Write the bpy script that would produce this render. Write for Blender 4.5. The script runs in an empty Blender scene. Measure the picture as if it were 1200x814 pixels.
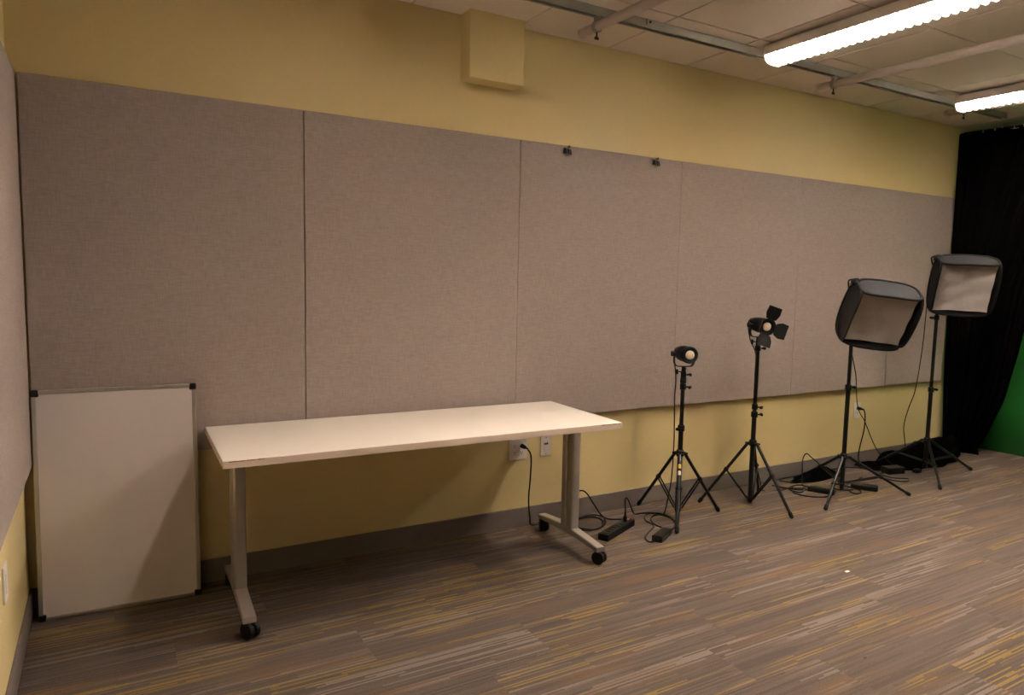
import bpy, bmesh, math, random
from mathutils import Vector, Matrix, Euler
random.seed(7)
SC = bpy.context.scene
COL = SC.collection

# ------------------------------------------------------------------ camera, world, exposure
cam_data = bpy.data.cameras.new('camera')
cam_data.sensor_width = 36.0
cam_data.lens = 36.0 * 827.8 / 1200.0
cam_data.clip_start = 0.02
cam = bpy.data.objects.new('camera', cam_data)
COL.objects.link(cam)
YAW, PITCH, ROLL = 0.5237, -0.0953, 0.0202
fw = Vector((math.sin(YAW)*math.cos(PITCH), math.cos(YAW)*math.cos(PITCH), math.sin(PITCH)))
rt = Vector((math.cos(YAW), -math.sin(YAW), 0)); up = rt.cross(fw)
r2 = rt*math.cos(ROLL) + up*math.sin(ROLL); u2 = -rt*math.sin(ROLL) + up*math.cos(ROLL)
M = Matrix((r2, u2, -fw)).transposed().to_4x4()
M.translation = Vector((0.3035, -3.4096, 1.4139))
cam.matrix_world = M
SC.camera = cam
w = bpy.data.worlds.new('world'); SC.world = w; w.use_nodes = True
w.node_tree.nodes['Background'].inputs[0].default_value = (0.02, 0.017, 0.014, 1)
w.node_tree.nodes['Background'].inputs[1].default_value = 0.3
SC.view_settings.view_transform = 'Standard'
SC.view_settings.look = 'None'
SC.view_settings.gamma = 1.0
SC.view_settings.use_curve_mapping = False
SC.view_settings.exposure = 2.0
TUBE_1, TUBE_2, TUBE_3 = 62.0, 42.0, 20.0            # strength of the tubes in the three ceiling fixtures
TUBE_COL = (1.0, 0.89, 0.79)

# ------------------------------------------------------------------ materials
def newmat(name):
    m = bpy.data.materials.new(name); m.use_nodes = True
    return m, m.node_tree.nodes, m.node_tree.links, m.node_tree.nodes['Principled BSDF']
def plain(name, col, rough=0.5, metal=0.0, noise=0.0, nscale=30.0, bump=0.0, spec=0.5, sheen=0.0):
    m, N, L, B = newmat(name)
    B.inputs['Base Color'].default_value = (*col, 1); B.inputs['Roughness'].default_value = rough
    B.inputs['Metallic'].default_value = metal
    B.inputs['Specular IOR Level'].default_value = spec
    if sheen: B.inputs['Sheen Weight'].default_value = sheen
    tc = N.new('ShaderNodeTexCoord'); nz = N.new('ShaderNodeTexNoise')
    nz.inputs['Scale'].default_value = nscale; nz.inputs['Detail'].default_value = 3
    L.new(tc.outputs['Object'], nz.inputs['Vector'])
    mr = N.new('ShaderNodeMapRange')
    mr.inputs['To Min'].default_value = 1-noise; mr.inputs['To Max'].default_value = 1+noise
    L.new(nz.outputs['Fac'], mr.inputs['Value'])
    mx = N.new('ShaderNodeVectorMath'); mx.operation = 'SCALE'; mx.inputs[0].default_value = col
    L.new(mr.outputs['Result'], mx.inputs['Scale']); L.new(mx.outputs['Vector'], B.inputs['Base Color'])
    if bump:
        bp = N.new('ShaderNodeBump'); bp.inputs['Strength'].default_value = bump; bp.inputs['Distance'].default_value = 0.002
        L.new(nz.outputs['Fac'], bp.inputs['Height']); L.new(bp.outputs['Normal'], B.inputs['Normal'])
    return m
def emit(name, col, s):
    m, N, L, B = newmat(name)
    B.inputs['Base Color'].default_value = (0.8, 0.8, 0.8, 1)
    B.inputs['Emission Color'].default_value = (*col, 1); B.inputs['Emission Strength'].default_value = s
    return m

def mat_fabric_panel():
    m, N, L, B = newmat('woven_panel_fabric')
    tc = N.new('ShaderNodeTexCoord')
    def thread(sx, sz):
        mp = N.new('ShaderNodeMapping'); mp.inputs['Scale'].default_value = (sx, sx, sz)
        nz = N.new('ShaderNodeTexNoise'); nz.inputs['Scale'].default_value = 1; nz.inputs['Detail'].default_value = 2
        L.new(tc.outputs['Object'], mp.inputs['Vector']); L.new(mp.outputs['Vector'], nz.inputs['Vector']); return nz
    a, b = thread(30, 400), thread(330, 20)
    add = N.new('ShaderNodeMath'); add.operation = 'ADD'
    L.new(a.outputs['Fac'], add.inputs[0]); L.new(b.outputs['Fac'], add.inputs[1])
    mr = N.new('ShaderNodeMapRange'); mr.inputs['From Min'].default_value = 0.7; mr.inputs['From Max'].default_value = 1.3
    L.new(add.outputs['Value'], mr.inputs['Value'])
    cr = N.new('ShaderNodeValToRGB'); L.new(mr.outputs['Result'], cr.inputs['Fac'])
    cr.color_ramp.elements[0].color = (0.308, 0.246, 0.219, 1); cr.color_ramp.elements[1].color = (0.402, 0.333, 0.304, 1)
    L.new(cr.outputs['Color'], B.inputs['Base Color'])
    B.inputs['Roughness'].default_value = 0.95; B.inputs['Specular IOR Level'].default_value = 0.1
    bp = N.new('ShaderNodeBump'); bp.inputs['Strength'].default_value = 0.15; bp.inputs['Distance'].default_value = 0.001
    L.new(mr.outputs['Result'], bp.inputs['Height']); L.new(bp.outputs['Normal'], B.inputs['Normal'])
    return m

def mat_carpet():
    m, N, L, B = newmat('striped_carpet')
    tc = N.new('ShaderNodeTexCoord'); oi = N.new('ShaderNodeObjectInfo')
    off = N.new('ShaderNodeVectorMath'); off.operation = 'MULTIPLY_ADD'
    cmb = N.new('ShaderNodeCombineXYZ')
    L.new(oi.outputs['Random'], cmb.inputs['X']); L.new(oi.outputs['Random'], cmb.inputs['Y'])
    off.inputs[1].default_value = (37.0, 19.0, 0)
    L.new(cmb.outputs['Vector'], off.inputs[0]); L.new(tc.outputs['Object'], off.inputs[2])
    sep = N.new('ShaderNodeSeparateXYZ'); L.new(off.outputs['Vector'], sep.inputs['Vector'])
    def math_(op, a, b=None, c=None):
        n = N.new('ShaderNodeMath'); n.operation = op
        for i, v in enumerate((a, b, c)):
            if v is None: continue
            if isinstance(v, (int, float)): n.inputs[i].default_value = v
            else: L.new(v, n.inputs[i])
        return n.outputs[0]
    def dashes(pitch, length, seed):
        row = math_('FLOOR', math_('MULTIPLY', sep.outputs['Y'], 1/pitch))
        wn = N.new('ShaderNodeTexWhiteNoise'); wn.noise_dimensions = '1D'
        L.new(math_('ADD', row, seed), wn.inputs['W'])
        cell = math_('FLOOR', math_('ADD', math_('MULTIPLY', sep.outputs['X'], 1/length), math_('MULTIPLY', wn.outputs['Value'], 17)))
        w2 = N.new('ShaderNodeTexWhiteNoise'); w2.noise_dimensions = '2D'
        cv = N.new('ShaderNodeCombineXYZ'); L.new(row, cv.inputs['X']); L.new(cell, cv.inputs['Y'])
        L.new(cv.outputs['Vector'], w2.inputs['Vector'])
        return w2.outputs['Value']
    def soft(sx, sy, z):
        mp = N.new('ShaderNodeMapping'); mp.inputs['Scale'].default_value = (sx, sy, 1); mp.inputs['Location'].default_value = (0, 0, z)
        L.new(off.outputs['Vector'], mp.inputs['Vector'])
        nz = N.new('ShaderNodeTexNoise'); nz.inputs['Scale'].default_value = 1; nz.inputs['Detail'].default_value = 2
        L.new(mp.outputs['Vector'], nz.inputs['Vector']); return nz.outputs['Fac']
    def mix(fac, a, b):
        n = N.new('ShaderNodeMix'); n.data_type = 'RGBA'
        if isinstance(fac, (int, float)): n.inputs['Factor'].default_value = fac
        else: L.new(fac, n.inputs['Factor'])
        for s, v in (('A', a), ('B', b)):
            sock = [i for i in n.inputs if i.name == s and i.type == 'RGBA'][0]
            if isinstance(v, tuple): sock.default_value = (*v, 1)
            else: L.new(v, sock)
        return [o for o in n.outputs if o.type == 'RGBA'][0]
    def step(v, lo, hi):
        n = N.new('ShaderNodeMapRange'); n.inputs['From Min'].default_value = lo; n.inputs['From Max'].default_value = hi
        L.new(v, n.inputs['Value']); return n.outputs['Result']
    # ground: brown-grey with fine dark and pale threads
    c = mix(math_('ADD', math_('MULTIPLY', dashes(0.0085, 0.9, 3.0), 0.6), math_('MULTIPLY', soft(2.0, 45, 2.0), 0.4)), (0.063, 0.0465, 0.0380), (0.105, 0.0805, 0.0655))
    c = mix(math_('MULTIPLY', step(soft(1.3, 9, 5.0), 0.56, 0.70), 0.50), c, (0.128, 0.072, 0.031))      # ochre cast
    pale = math_('MULTIPLY', step(dashes(0.0080, 0.42, 11.0), 0.62, 0.66), step(soft(0.8, 7, 1.0), 0.47, 0.60))
    c = mix(math_('MULTIPLY', pale, 0.62), c, (0.195, 0.157, 0.127))
    yel = math_('MULTIPLY', step(dashes(0.0068, 0.33, 23.0), 0.74, 0.77), step(soft(0.7, 6, 9.0), 0.51, 0.60))
    c = mix(math_('MULTIPLY', yel, 0.72), c, (0.215, 0.142, 0.034))
    fz = N.new('ShaderNodeTexNoise'); fz.inputs['Scale'].default_value = 260; fz.inputs['Detail'].default_value = 1
    L.new(off.outputs['Vector'], fz.inputs['Vector'])
    mr = N.new('ShaderNodeMapRange'); mr.inputs['From Min'].default_value = 0.25; mr.inputs['From Max'].default_value = 0.75
    mr.inputs['To Min'].default_value = 0.65; mr.inputs['To Max'].default_value = 1.35
    L.new(fz.outputs['Fac'], mr.inputs['Value'])
    sc = N.new('ShaderNodeVectorMath'); sc.operation = 'SCALE'
    L.new(c, sc.inputs[0]); L.new(mr.outputs['Result'], sc.inputs['Scale'])
    L.new(sc.outputs['Vector'], B.inputs['Base Color'])
    B.inputs['Roughness'].default_value = 0.95; B.inputs['Specular IOR Level'].default_value = 0.1
    bp = N.new('ShaderNodeBump'); bp.inputs['Strength'].default_value = 0.35; bp.inputs['Distance'].default_value = 0.002
    L.new(fz.outputs['Fac'], bp.inputs['Height']); L.new(bp.outputs['Normal'], B.inputs['Normal'])
    return m

def mat_blade():
    m, N, L, B = newmat('white_baffle')
    B.inputs['Base Color'].default_value = (0.85, 0.83, 0.80, 1); B.inputs['Roughness'].default_value = 0.5
    tr = N.new('ShaderNodeBsdfTranslucent'); tr.inputs['Color'].default_value = (0.8, 0.78, 0.74, 1)
    mx = N.new('ShaderNodeMixShader'); mx.inputs[0].default_value = 0.35
    out = N['Material Output'] if 'Material Output' in N else [n for n in N if n.type == 'OUTPUT_MATERIAL'][0]
    L.new(B.outputs[0], mx.inputs[1]); L.new(tr.outputs[0], mx.inputs[2]); L.new(mx.outputs[0], out.inputs['Surface'])
    return m

def mat_diffuser():
    m, N, L, B = newmat('white_diffuser_cloth')
    tc = N.new('ShaderNodeTexCoord')
    nz = N.new('ShaderNodeTexNoise'); nz.inputs['Scale'].default_value = 9; nz.inputs['Detail'].default_value = 2
    nz.inputs['Distortion'].default_value = 1.2
    L.new(tc.outputs['Object'], nz.inputs['Vector'])
    B.inputs['Base Color'].default_value = (0.38, 0.335, 0.305, 1); B.inputs['Roughness'].default_value = 0.85
    bp = N.new('ShaderNodeBump'); bp.inputs['Strength'].default_value = 0.5; bp.inputs['Distance'].default_value = 0.02
    L.new(nz.outputs['Fac'], bp.inputs['Height']); L.new(bp.outputs['Normal'], B.inputs['Normal'])
    return m

YEL = plain('yellow_wall_paint', (0.71, 0.568, 0.278), 0.6, noise=0.03, nscale=60, bump=0.05)
GREYWALL = plain('grey_wall_paint', (0.22, 0.19, 0.165), 0.7, noise=0.03)
FAB = mat_fabric_panel()
CARPET = mat_carpet()
SLAB = plain('carpet_backing', (0.06, 0.045, 0.035), 0.95)
TILE = plain('ceiling_tile', (0.76, 0.67, 0.59), 0.9, noise=0.08, nscale=140, bump=0.2)
GRID = plain('ceiling_grid_paint', (0.52, 0.44, 0.37), 0.6)
BASE = plain('grey_vinyl_base', (0.17, 0.135, 0.118), 0.55, noise=0.05)
GREEN = plain('chroma_green_cloth', (0.009, 0.175, 0.016), 0.85, noise=0.05, nscale=6)
BLACKCLOTH = plain('black_drape', (0.0022, 0.0020, 0.0019), 1.0, noise=0.25, nscale=40, spec=0.0)
LAMINATE = plain('cream_laminate', (0.79, 0.72, 0.635), 0.38, noise=0.02, nscale=80)
EDGE = plain('cream_edge_band', (0.76, 0.62, 0.53), 0.45, noise=0.02)
SILVER = plain('silver_paint', (0.40, 0.36, 0.33), 0.38, metal=0.55, noise=0.04)
ALU = plain('aluminium_trim', (0.50, 0.45, 0.40), 0.35, metal=0.7, noise=0.05)
WB = plain('whiteboard_enamel', (0.70, 0.63, 0.60), 0.28, noise=0.02, nscale=8)
BLACK = plain('black_metal', (0.0045, 0.0041, 0.0038), 0.5, noise=0.2, spec=0.25)
SATIN = plain('black_satin_tube', (0.0045, 0.0040, 0.0036), 0.30, noise=0.2, spec=0.35)
RUBBER = plain('black_rubber', (0.0050, 0.0046, 0.0044), 0.6, noise=0.2, spec=0.25)
CABLE = plain('black_cable', (0.0045, 0.0041, 0.0040), 0.6, noise=0.2, spec=0.25)
NYLON = plain('black_nylon', (0.0060, 0.0052, 0.0048), 0.75, noise=0.3, nscale=50, spec=0.2)
GREYCLOTH = plain('grey_mesh_cloth', (0.017, 0.017, 0.019), 0.8, noise=0.12, nscale=20, spec=0.2)
DIFF = mat_diffuser()
PLATE = plain('white_plastic', (0.74, 0.67, 0.62), 0.4, noise=0.02)
SLOT = plain('dark_slot', (0.03, 0.025, 0.02), 0.7)
STEEL = plain('galvanised_strut', (0.36, 0.355, 0.32), 0.5, metal=0.3, noise=0.10, nscale=25)
SLOTSHADE = plain('strut_slot_shade', (0.035, 0.04, 0.038), 0.7)
PIPE = plain('painted_pipe', (0.56, 0.47, 0.42), 0.38, metal=0.1, noise=0.04)
HOUS = plain('fixture_white_paint', (0.80, 0.74, 0.68), 0.4, noise=0.02)
BLADE = mat_blade()
TUBEM1 = emit('lamp_tube_lit', TUBE_COL, TUBE_1)
TUBEM2 = emit('lamp_tube_lit_dimmer', TUBE_COL, TUBE_2)
TUBEM3 = emit('lamp_tube_lit_faint', TUBE_COL, TUBE_3)
LENS = plain('fresnel_lens', (0.80, 0.68, 0.55), 0.15, noise=0.03)
LED = plain('yellow_led_chip', (0.85, 0.60, 0.22), 0.4)
REDP = plain('red_plastic', (0.16, 0.022, 0.016), 0.45)
CHROME = plain('chrome', (0.6, 0.58, 0.55), 0.25, metal=0.9)
STICK = plain('white_sticker', (0.70, 0.64, 0.55), 0.5)
STICKY = plain('yellow_sticker', (0.62, 0.42, 0.06), 0.5)

# ------------------------------------------------------------------ helpers
def obj(name, bm, mat, parent=None, loc=None, smooth=False):
    me = bpy.data.meshes.new(name)
    bmesh.ops.recalc_face_normals(bm, faces=bm.faces[:])
    if smooth:
        for f in bm.faces: f.smooth = True
    bm.to_mesh(me); bm.free()
    me.materials.append(mat)
    o = bpy.data.objects.new(name, me); COL.objects.link(o)
    if parent: o.parent = parent
    if loc: o.location = loc
    return o
def rebase(o):                       # put a top-level mesh's origin at the middle of its base
    me = o.data
    xs = [v.co.x for v in me.vertices]; ys = [v.co.y for v in me.vertices]; zs = [v.co.z for v in me.vertices]
    c = Vector(((min(xs)+max(xs))/2, (min(ys)+max(ys))/2, min(zs)))
    me.transform(Matrix.Translation(-c)); o.location = o.location + c
    return o
def tag(o, label, cat, group=None, kind=None):
    o['label'] = label; o['category'] = cat
    if group: o['group'] = group
    if kind: o['kind'] = kind
    return o
def thing(name, label, cat, loc=(0, 0, 0), rot=(0, 0, 0), group=None):
    o = bpy.data.objects.new(name, None); COL.objects.link(o)
    o.empty_display_size = 0.1
    o.location = loc; o.rotation_euler = rot
    return tag(o, label, cat, group)
def struct(name, bm, mat, parent=None):
    o = obj(name, bm, mat, parent)
    if not parent: o['kind'] = 'structure'
    return o
def BM(): return bmesh.new()
def box(bm, a, b, bev=0.0, seg=1):
    t = bmesh.new()
    r = bmesh.ops.create_cube(t, size=1)
    a, b = Vector(a), Vector(b)
    bmesh.ops.scale(t, vec=b-a, verts=t.verts); bmesh.ops.translate(t, vec=(a+b)/2, verts=t.verts)
    if bev: bmesh.ops.bevel(t, geom=t.edges[:], offset=bev, segments=seg, profile=0.5, affect='EDGES')
    merge(bm, t); return bm
def merge(bm, t, mtx=None):
    if mtx is not None: t.transform(mtx)
    me = bpy.data.meshes.new('tmp'); t.to_mesh(me); t.free(); bm.from_mesh(me); bpy.data.meshes.remove(me)
def frame(d):
    d = Vector(d).normalized(); h = Vector((0, 0, 1)) if abs(d.z) < 0.9 else Vector((1, 0, 0))
    x = h.cross(d).normalized(); return x, d.cross(x)
def cyl(bm, a, b, ra, rb=None, n=16, caps=True):
    rb = ra if rb is None else rb
    a, b = Vector(a), Vector(b); x, y = frame(b-a)
    A = [bm.verts.new(a + (x*math.cos(t)+y*math.sin(t))*ra) for t in [2*math.pi*i/n for i in range(n)]]
    Bv = [bm.verts.new(b + (x*math.cos(t)+y*math.sin(t))*rb) for t in [2*math.pi*i/n for i in range(n)]]
    for i in range(n): bm.faces.new((A[i], A[(i+1) % n], Bv[(i+1) % n], Bv[i]))
    if caps: bm.faces.new(A[::-1]); bm.faces.new(Bv)
    return bm
def lathe(bm, prof, axis_o=(0, 0, 0), axis=(0, 0, 1), n=24):
    o = Vector(axis_o); d = Vector(axis).normalized(); x, y = frame(d); rings = []
    for r, h in prof:
        if r < 1e-6: rings.append([bm.verts.new(o+d*h)])
        else: rings.append([bm.verts.new(o+d*h+(x*math.cos(2*math.pi*i/n)+y*math.sin(2*math.pi*i/n))*r) for i in range(n)])
    for p, q in zip(rings, rings[1:]):
        for i in range(n):
            j = (i+1) % n
            if len(p) == 1 and len(q) == 1: continue
            if len(p) == 1: bm.faces.new((p[0], q[i], q[j]))
            elif len(q) == 1: bm.faces.new((p[i], p[j], q[0]))
            else: bm.faces.new((p[i], p[j], q[j], q[i]))
    return bm
def smooth_path(pts, sub=8, closed=False):
    P = [Vector(p) for p in pts]; out = []
    n = len(P); rng = n if closed else n-1
    for i in range(rng):
        if closed: p0, p1, p2, p3 = P[(i-1) % n], P[i], P[(i+1) % n], P[(i+2) % n]
        else: p0, p1, p2, p3 = P[max(i-1, 0)], P[i], P[i+1], P[min(i+2, n-1)]
        for k in range(sub):
            t = k/sub
            out.append(0.5*((2*p1)+(-p0+p2)*t+(2*p0-5*p1+4*p2-p3)*t*t+(-p0+3*p1-3*p2+p3)*t**3))
    if not closed: out.append(P[-1])
    return out
def tube(bm, path, r, n=8, closed=False):
    rings = []; N = len(path); prev = None
    for i, p in enumerate(path):
        if closed: d = path[(i+1) % N]-path[(i-1) % N]
        else: d = path[min(i+1, N-1)]-path[max(i-1, 0)]
        if d.length < 1e-9: d = Vector((0, 0, 1))
        d.normalize()
        if prev is None: x, y = frame(d)
        else:
            x = prev - d*prev.dot(d)
            if x.length < 1e-6: x, _ = frame(d)
            x.normalize()
        y = d.cross(x); prev = x
        rings.append([bm.verts.new(p+(x*math.cos(2*math.pi*k/n)+y*math.sin(2*math.pi*k/n))*r) for k in range(n)])
    for i in range(N if closed else N-1):
        a, b = rings[i], rings[(i+1) % N]
        for k in range(n): bm.faces.new((a[k], a[(k+1) % n], b[(k+1) % n], b[k]))
    if not closed: bm.faces.new(rings[0][::-1]); bm.faces.new(rings[-1])
    return bm
def prism(bm, outline, axis, a, b):          # outline of 2-D points swept along 'x', 'y' or 'z' from a to b
    def P(p, t):
        return {'x': (t, p[0], p[1]), 'y': (p[0], t, p[1]), 'z': (p[0], p[1], t)}[axis]
    A = [bm.verts.new(P(p, a)) for p in outline]; Bv = [bm.verts.new(P(p, b)) for p in outline]; n = len(A)
    for i in range(n): bm.faces.new((A[i], A[(i+1) % n], Bv[(i+1) % n], Bv[i]))
    bm.faces.new(A[::-1]); bm.faces.new(Bv)
    return bm
def ball(bm, c, r, s=(1, 1, 1), sub=2):
    t = bmesh.new(); bmesh.ops.create_icosphere(t, subdivisions=sub, radius=r)
    merge(bm, t, Matrix.Translation(Vector(c)) @ Matrix.Diagonal((*s, 1)))
    return bm

# ------------------------------------------------------------------ the room
RX, FY, ZC = 7.08, -6.0, 2.7635
struct('wall_back', box(BM(), (-0.1, 0.0, -0.1), (RX+0.1, 0.12, ZC+0.1)), YEL)
struct('wall_left', box(BM(), (-0.12, FY, -0.1), (0.0, 0.0, ZC+0.1)), YEL)
struct('wall_right', box(BM(), (RX, FY, -0.1), (RX+0.12, 0.0, ZC+0.1)), YEL)
struct('wall_front', box(BM(), (-0.1, FY-0.12, -0.1), (RX+0.1, FY, ZC+0.1)), GREYWALL)
floor = struct('floor', box(BM(), (-0.1, FY, -0.1), (RX, 0.0, -0.006)), SLAB)
ceiling = struct('ceiling', box(BM(), (0.0, FY, ZC), (RX, 0.0, ZC+0.1)), GRID)

# carpet planks, one mesh shared by every whole plank
def plank_mesh(x, y):
    bm = BM(); box(bm, (0.0001, 0.0001, -0.006), (x-0.0001, y-0.0001, 0.0), 0.0003)
    me = bpy.data.meshes.new('carpet_plank'); bm.to_mesh(me); bm.free(); me.materials.append(CARPET); return me
PW, PL = 0.2565, 1.0
whole = plank_mesh(PL, PW)
shift = {2: 0.495, 4: 0.755, 6: 0.295, 3: 0.14, 5: 0.47, 1: 0.86, 0: 0.30, 7: 0.62}
k = 0; ytop = 0.023
while ytop > FY:
    y0 = max(ytop-PW, FY); y1 = min(ytop, 0.0)
    x = shift.get(k, random.random())-PL
    while x < RX:
        a, b = max(x, 0.0), min(x+PL, RX)
        if b-a > 0.01:
            me = whole if (b-a > PL-1e-6 and y1-y0 > PW-1e-6) else plank_mesh(b-a, y1-y0)
            o = bpy.data.objects.new('carpet_plank', me); COL.objects.link(o)
            o.parent = floor; o.location = (a, y0, 0)
        x += PL
    k += 1; ytop -= PW

# ceiling tiles on the grid
G = 0.605
xs = [0.0]; x = 0.45
while x < RX: xs.append(x); x += G
xs.append(RX)
ys = [0.0, -0.585]
while ys[-1]-0.595 > FY: ys.append(ys[-1]-0.595)
ys.append(FY)
tm = {}
for i in range(len(xs)-1):
    for j in range(len(ys)-1):
        sx, sy = round(xs[i+1]-xs[i], 4), round(ys[j]-ys[j+1], 4)
        if sx < 0.05 or sy < 0.05: continue
        if (sx, sy) not in tm:
            bm = BM(); box(bm, (-sx/2+0.005, -sy/2+0.005, -0.005), (sx/2-0.005, sy/2-0.005, 0.0), 0.002)
            me = bpy.data.meshes.new('ceiling_tile'); bm.to_mesh(me); bm.free(); me.materials.append(TILE); tm[(sx, sy)] = me
        o = bpy.data.objects.new('ceiling_tile', tm[(sx, sy)]); COL.objects.link(o); o.parent = ceiling
        o.location = ((xs[i]+xs[i+1])/2, (ys[j]+ys[j+1])/2, ZC)

# vinyl base along the walls
def baseboard(name, a, b):
    return struct(name, box(BM(), a, b, 0.002), BASE)
baseboard('baseboard_back', (0.0, -0.010, 0.0), (RX, 0.0, 0.108))
baseboard('baseboard_left', (0.0, FY, 0.0), (0.010, -0.010, 0.108))

# painted chase below the ceiling
struct('trim_1', box(BM(), (1.930, -0.112, 2.428), (2.247, 0.0, ZC), 0.003), YEL)

# ------------------------------------------------------------------ fabric panels
PB, PT = 0.628, 2.172
edges = [0.034, 1.123, 2.2835, 3.457, 4.5935, 5.725, 6.522]
places = ['darkest grey fabric acoustic panel, in the corner above the whiteboard',
          'grey fabric acoustic panel second from the corner, above the left half of the table',
          'grey fabric acoustic panel above the right half of the table, plain without clips',
          'grey fabric acoustic panel with two binder clips pinned near its top edge',
          'grey fabric acoustic panel behind the barn door spotlight, between two seams',
          'narrow grey fabric acoustic panel at the far end beside the black curtain']
gap = [0.0016, 0.0020, 0.0010, 0.0004, 0.0010, 0.0002, 0.0016]
for i in range(6):
    top = PT + (0.0, 0, 0, 0, 0, 0)[i]
    o = obj('acoustic_panel', box(BM(), (edges[i]+gap[i], -0.030, PB), (edges[i+1]-gap[i+1], -0.0005, top), 0.0025 if i > 2 else 0.003, 2), FAB)
    tag(rebase(o), places[i], 'wall panel', 'grey fabric panels on the walls')
for k_, lab in ((0, 'grey fabric acoustic panel on the left wall, seen edge on in the corner'),
                (1, 'grey fabric acoustic panel on the left wall, nearer the camera')):
    o = obj('acoustic_panel', box(BM(), (0.0005, -1.22*(k_+1)+0.0016, PB), (0.030, -1.22*k_-0.0016-(0.031 if k_ == 0 else 0), PT), 0.0035, 2), FAB)
    tag(rebase(o), lab, 'wall panel', 'grey fabric panels on the walls')

# binder clips with red pins
for cx, lab in ((2.583, 'small black binder clip with red pin, the left one on the panel top'),
                (3.235, 'small black binder clip with red pin, the right one on the panel top')):
    t = thing('binder_clip', lab, 'clip', (cx, -0.031, 2.125), (0, math.radians(8), 0), 'binder clips on the panel')
    bm = BM(); prism(bm, [(0, 0.0), (0, 0.030), (-0.006, 0.030), (-0.020, 0.004), (-0.020, 0.0)], 'x', -0.023, 0.023)
    obj('clip_body', bm, BLACK, t)
    for s in (-1, 1):
        bm = BM()
        tube(bm, smooth_path([(-0.010, -0.008+s*0.006, 0.028), (-0.010, -0.010+s*0.009, 0.008), (-0.005, -0.012+s*0.012, -0.010), (0.005, -0.012+s*0.012, -0.010), (0.010, -0.010+s*0.009, 0.008), (0.010, -0.008+s*0.006, 0.028)], 4), 0.0010, 6)
        for v in bm.verts: v.co.y = min(v.co.y, -0.0005)
        obj('wire_handle', bm, CHROME, t, smooth=True)
    bm = BM(); lathe(bm, [(0, 0), (0.006, 0), (0.004, 0.008), (0.008, 0.014), (0.0075, 0.016), (0, 0.016)], (0.003, -0.001, 0.040), (0, -1, 0), 12)
    obj('red_pin', bm, REDP, t)['label'] = 'red push pin'

# ------------------------------------------------------------------ ceiling rail, pipes, fixtures
t = thing('strut_rail', 'long grey metal strut channel running along the ceiling near the back wall', 'rail', (4.0, -0.46, ZC-0.0065))
X0, X1 = -2.6, 2.32
bm = BM()
box(bm, (X0, -0.021, -0.041), (X1, -0.018, 0.0)); box(bm, (X0, 0.018, -0.041), (X1, 0.021, 0.0)); box(bm, (X0, -0.018, -0.003), (X1, 0.018, 0.0))
box(bm, (X0, -0.018, -0.041), (X1, -0.012, -0.038)); box(bm, (X0, 0.012, -0.041), (X1, 0.018, -0.038))
obj('channel', bm, STEEL, t)
obj('slot_shade', box(BM(), (X0+0.002, -0.0178, -0.030), (X1-0.002, 0.0178, -0.0035)), SLOTSHADE, t)  # dark fill, shade inside the open channel put into its colour
for xx in (-1.22, 0.62, 1.9):
    bm = BM(); box(bm, (xx-0.03, -0.024, -0.030), (xx-0.027, -0.0212, 0.0)); cyl(bm, (xx-0.005, -0.021, -0.012), (xx-0.005, -0.026, -0.012), 0.006, n=8)
    obj('bolt', bm, SLOT, t)

def batten(x, yaw, lab, zc=2.668):
    t = thing('batten_pipe', lab, 'pipe', (x, -0.335, zc), (0, 0, yaw), 'pipes hung under the ceiling rail')
    L_ = 4.2
    bm = BM(); cyl(bm, (0, 0, 0), (0, -L_, 0), 0.0235, n=24)
    obj('pipe', bm, PIPE, t, smooth=False)
    for p in t.children[0].data.polygons: p.use_smooth = len(p.vertices) == 4
    obj('pipe_cap', lathe(BM(), [(0, 0.003), (0.020, 0.003), (0.0243, 0.0), (0.0243, -0.02), (0.0236, -0.021)], (0, 0, 0), (0, 1, 0)), PIPE, t)
    for yc in (-0.125, -2.4):
        bm = BM()
        pts = [(0.026*math.cos(a), yc, 0.026*math.sin(a)) for a in [math.radians(d) for d in range(0, 360, 20)]]
        for dy in (-0.008, 0.0, 0.008):
            tube(bm, [Vector((p[0], p[1]+dy, p[2])) for p in pts], 0.003, 6, closed=True)
        box(bm, (-0.012, yc-0.012, 0.024), (0.012, yc+0.012, ZC-0.047-zc))
        c = obj('clamp', bm, STEEL, t)
        bm = BM(); cyl(bm, (0, yc, -0.026), (0, yc, -0.050), 0.004, n=8); box(bm, (-0.013, yc-0.003, -0.062), (0.013, yc+0.003, -0.048), 0.002)
        obj('wing_bolt', bm, SLOT, c)
    return t
PY = 0.040
batten(2.45, PY, 'white round pipe hung from the ceiling rail, nearest the camera by the yellow box')
batten(4.28, PY, 'white round pipe hung from the ceiling rail between the two light fixtures')
batten(5.76, PY*0.5, 'white round pipe behind the far light fixture, only its end showing', 2.706)

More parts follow.
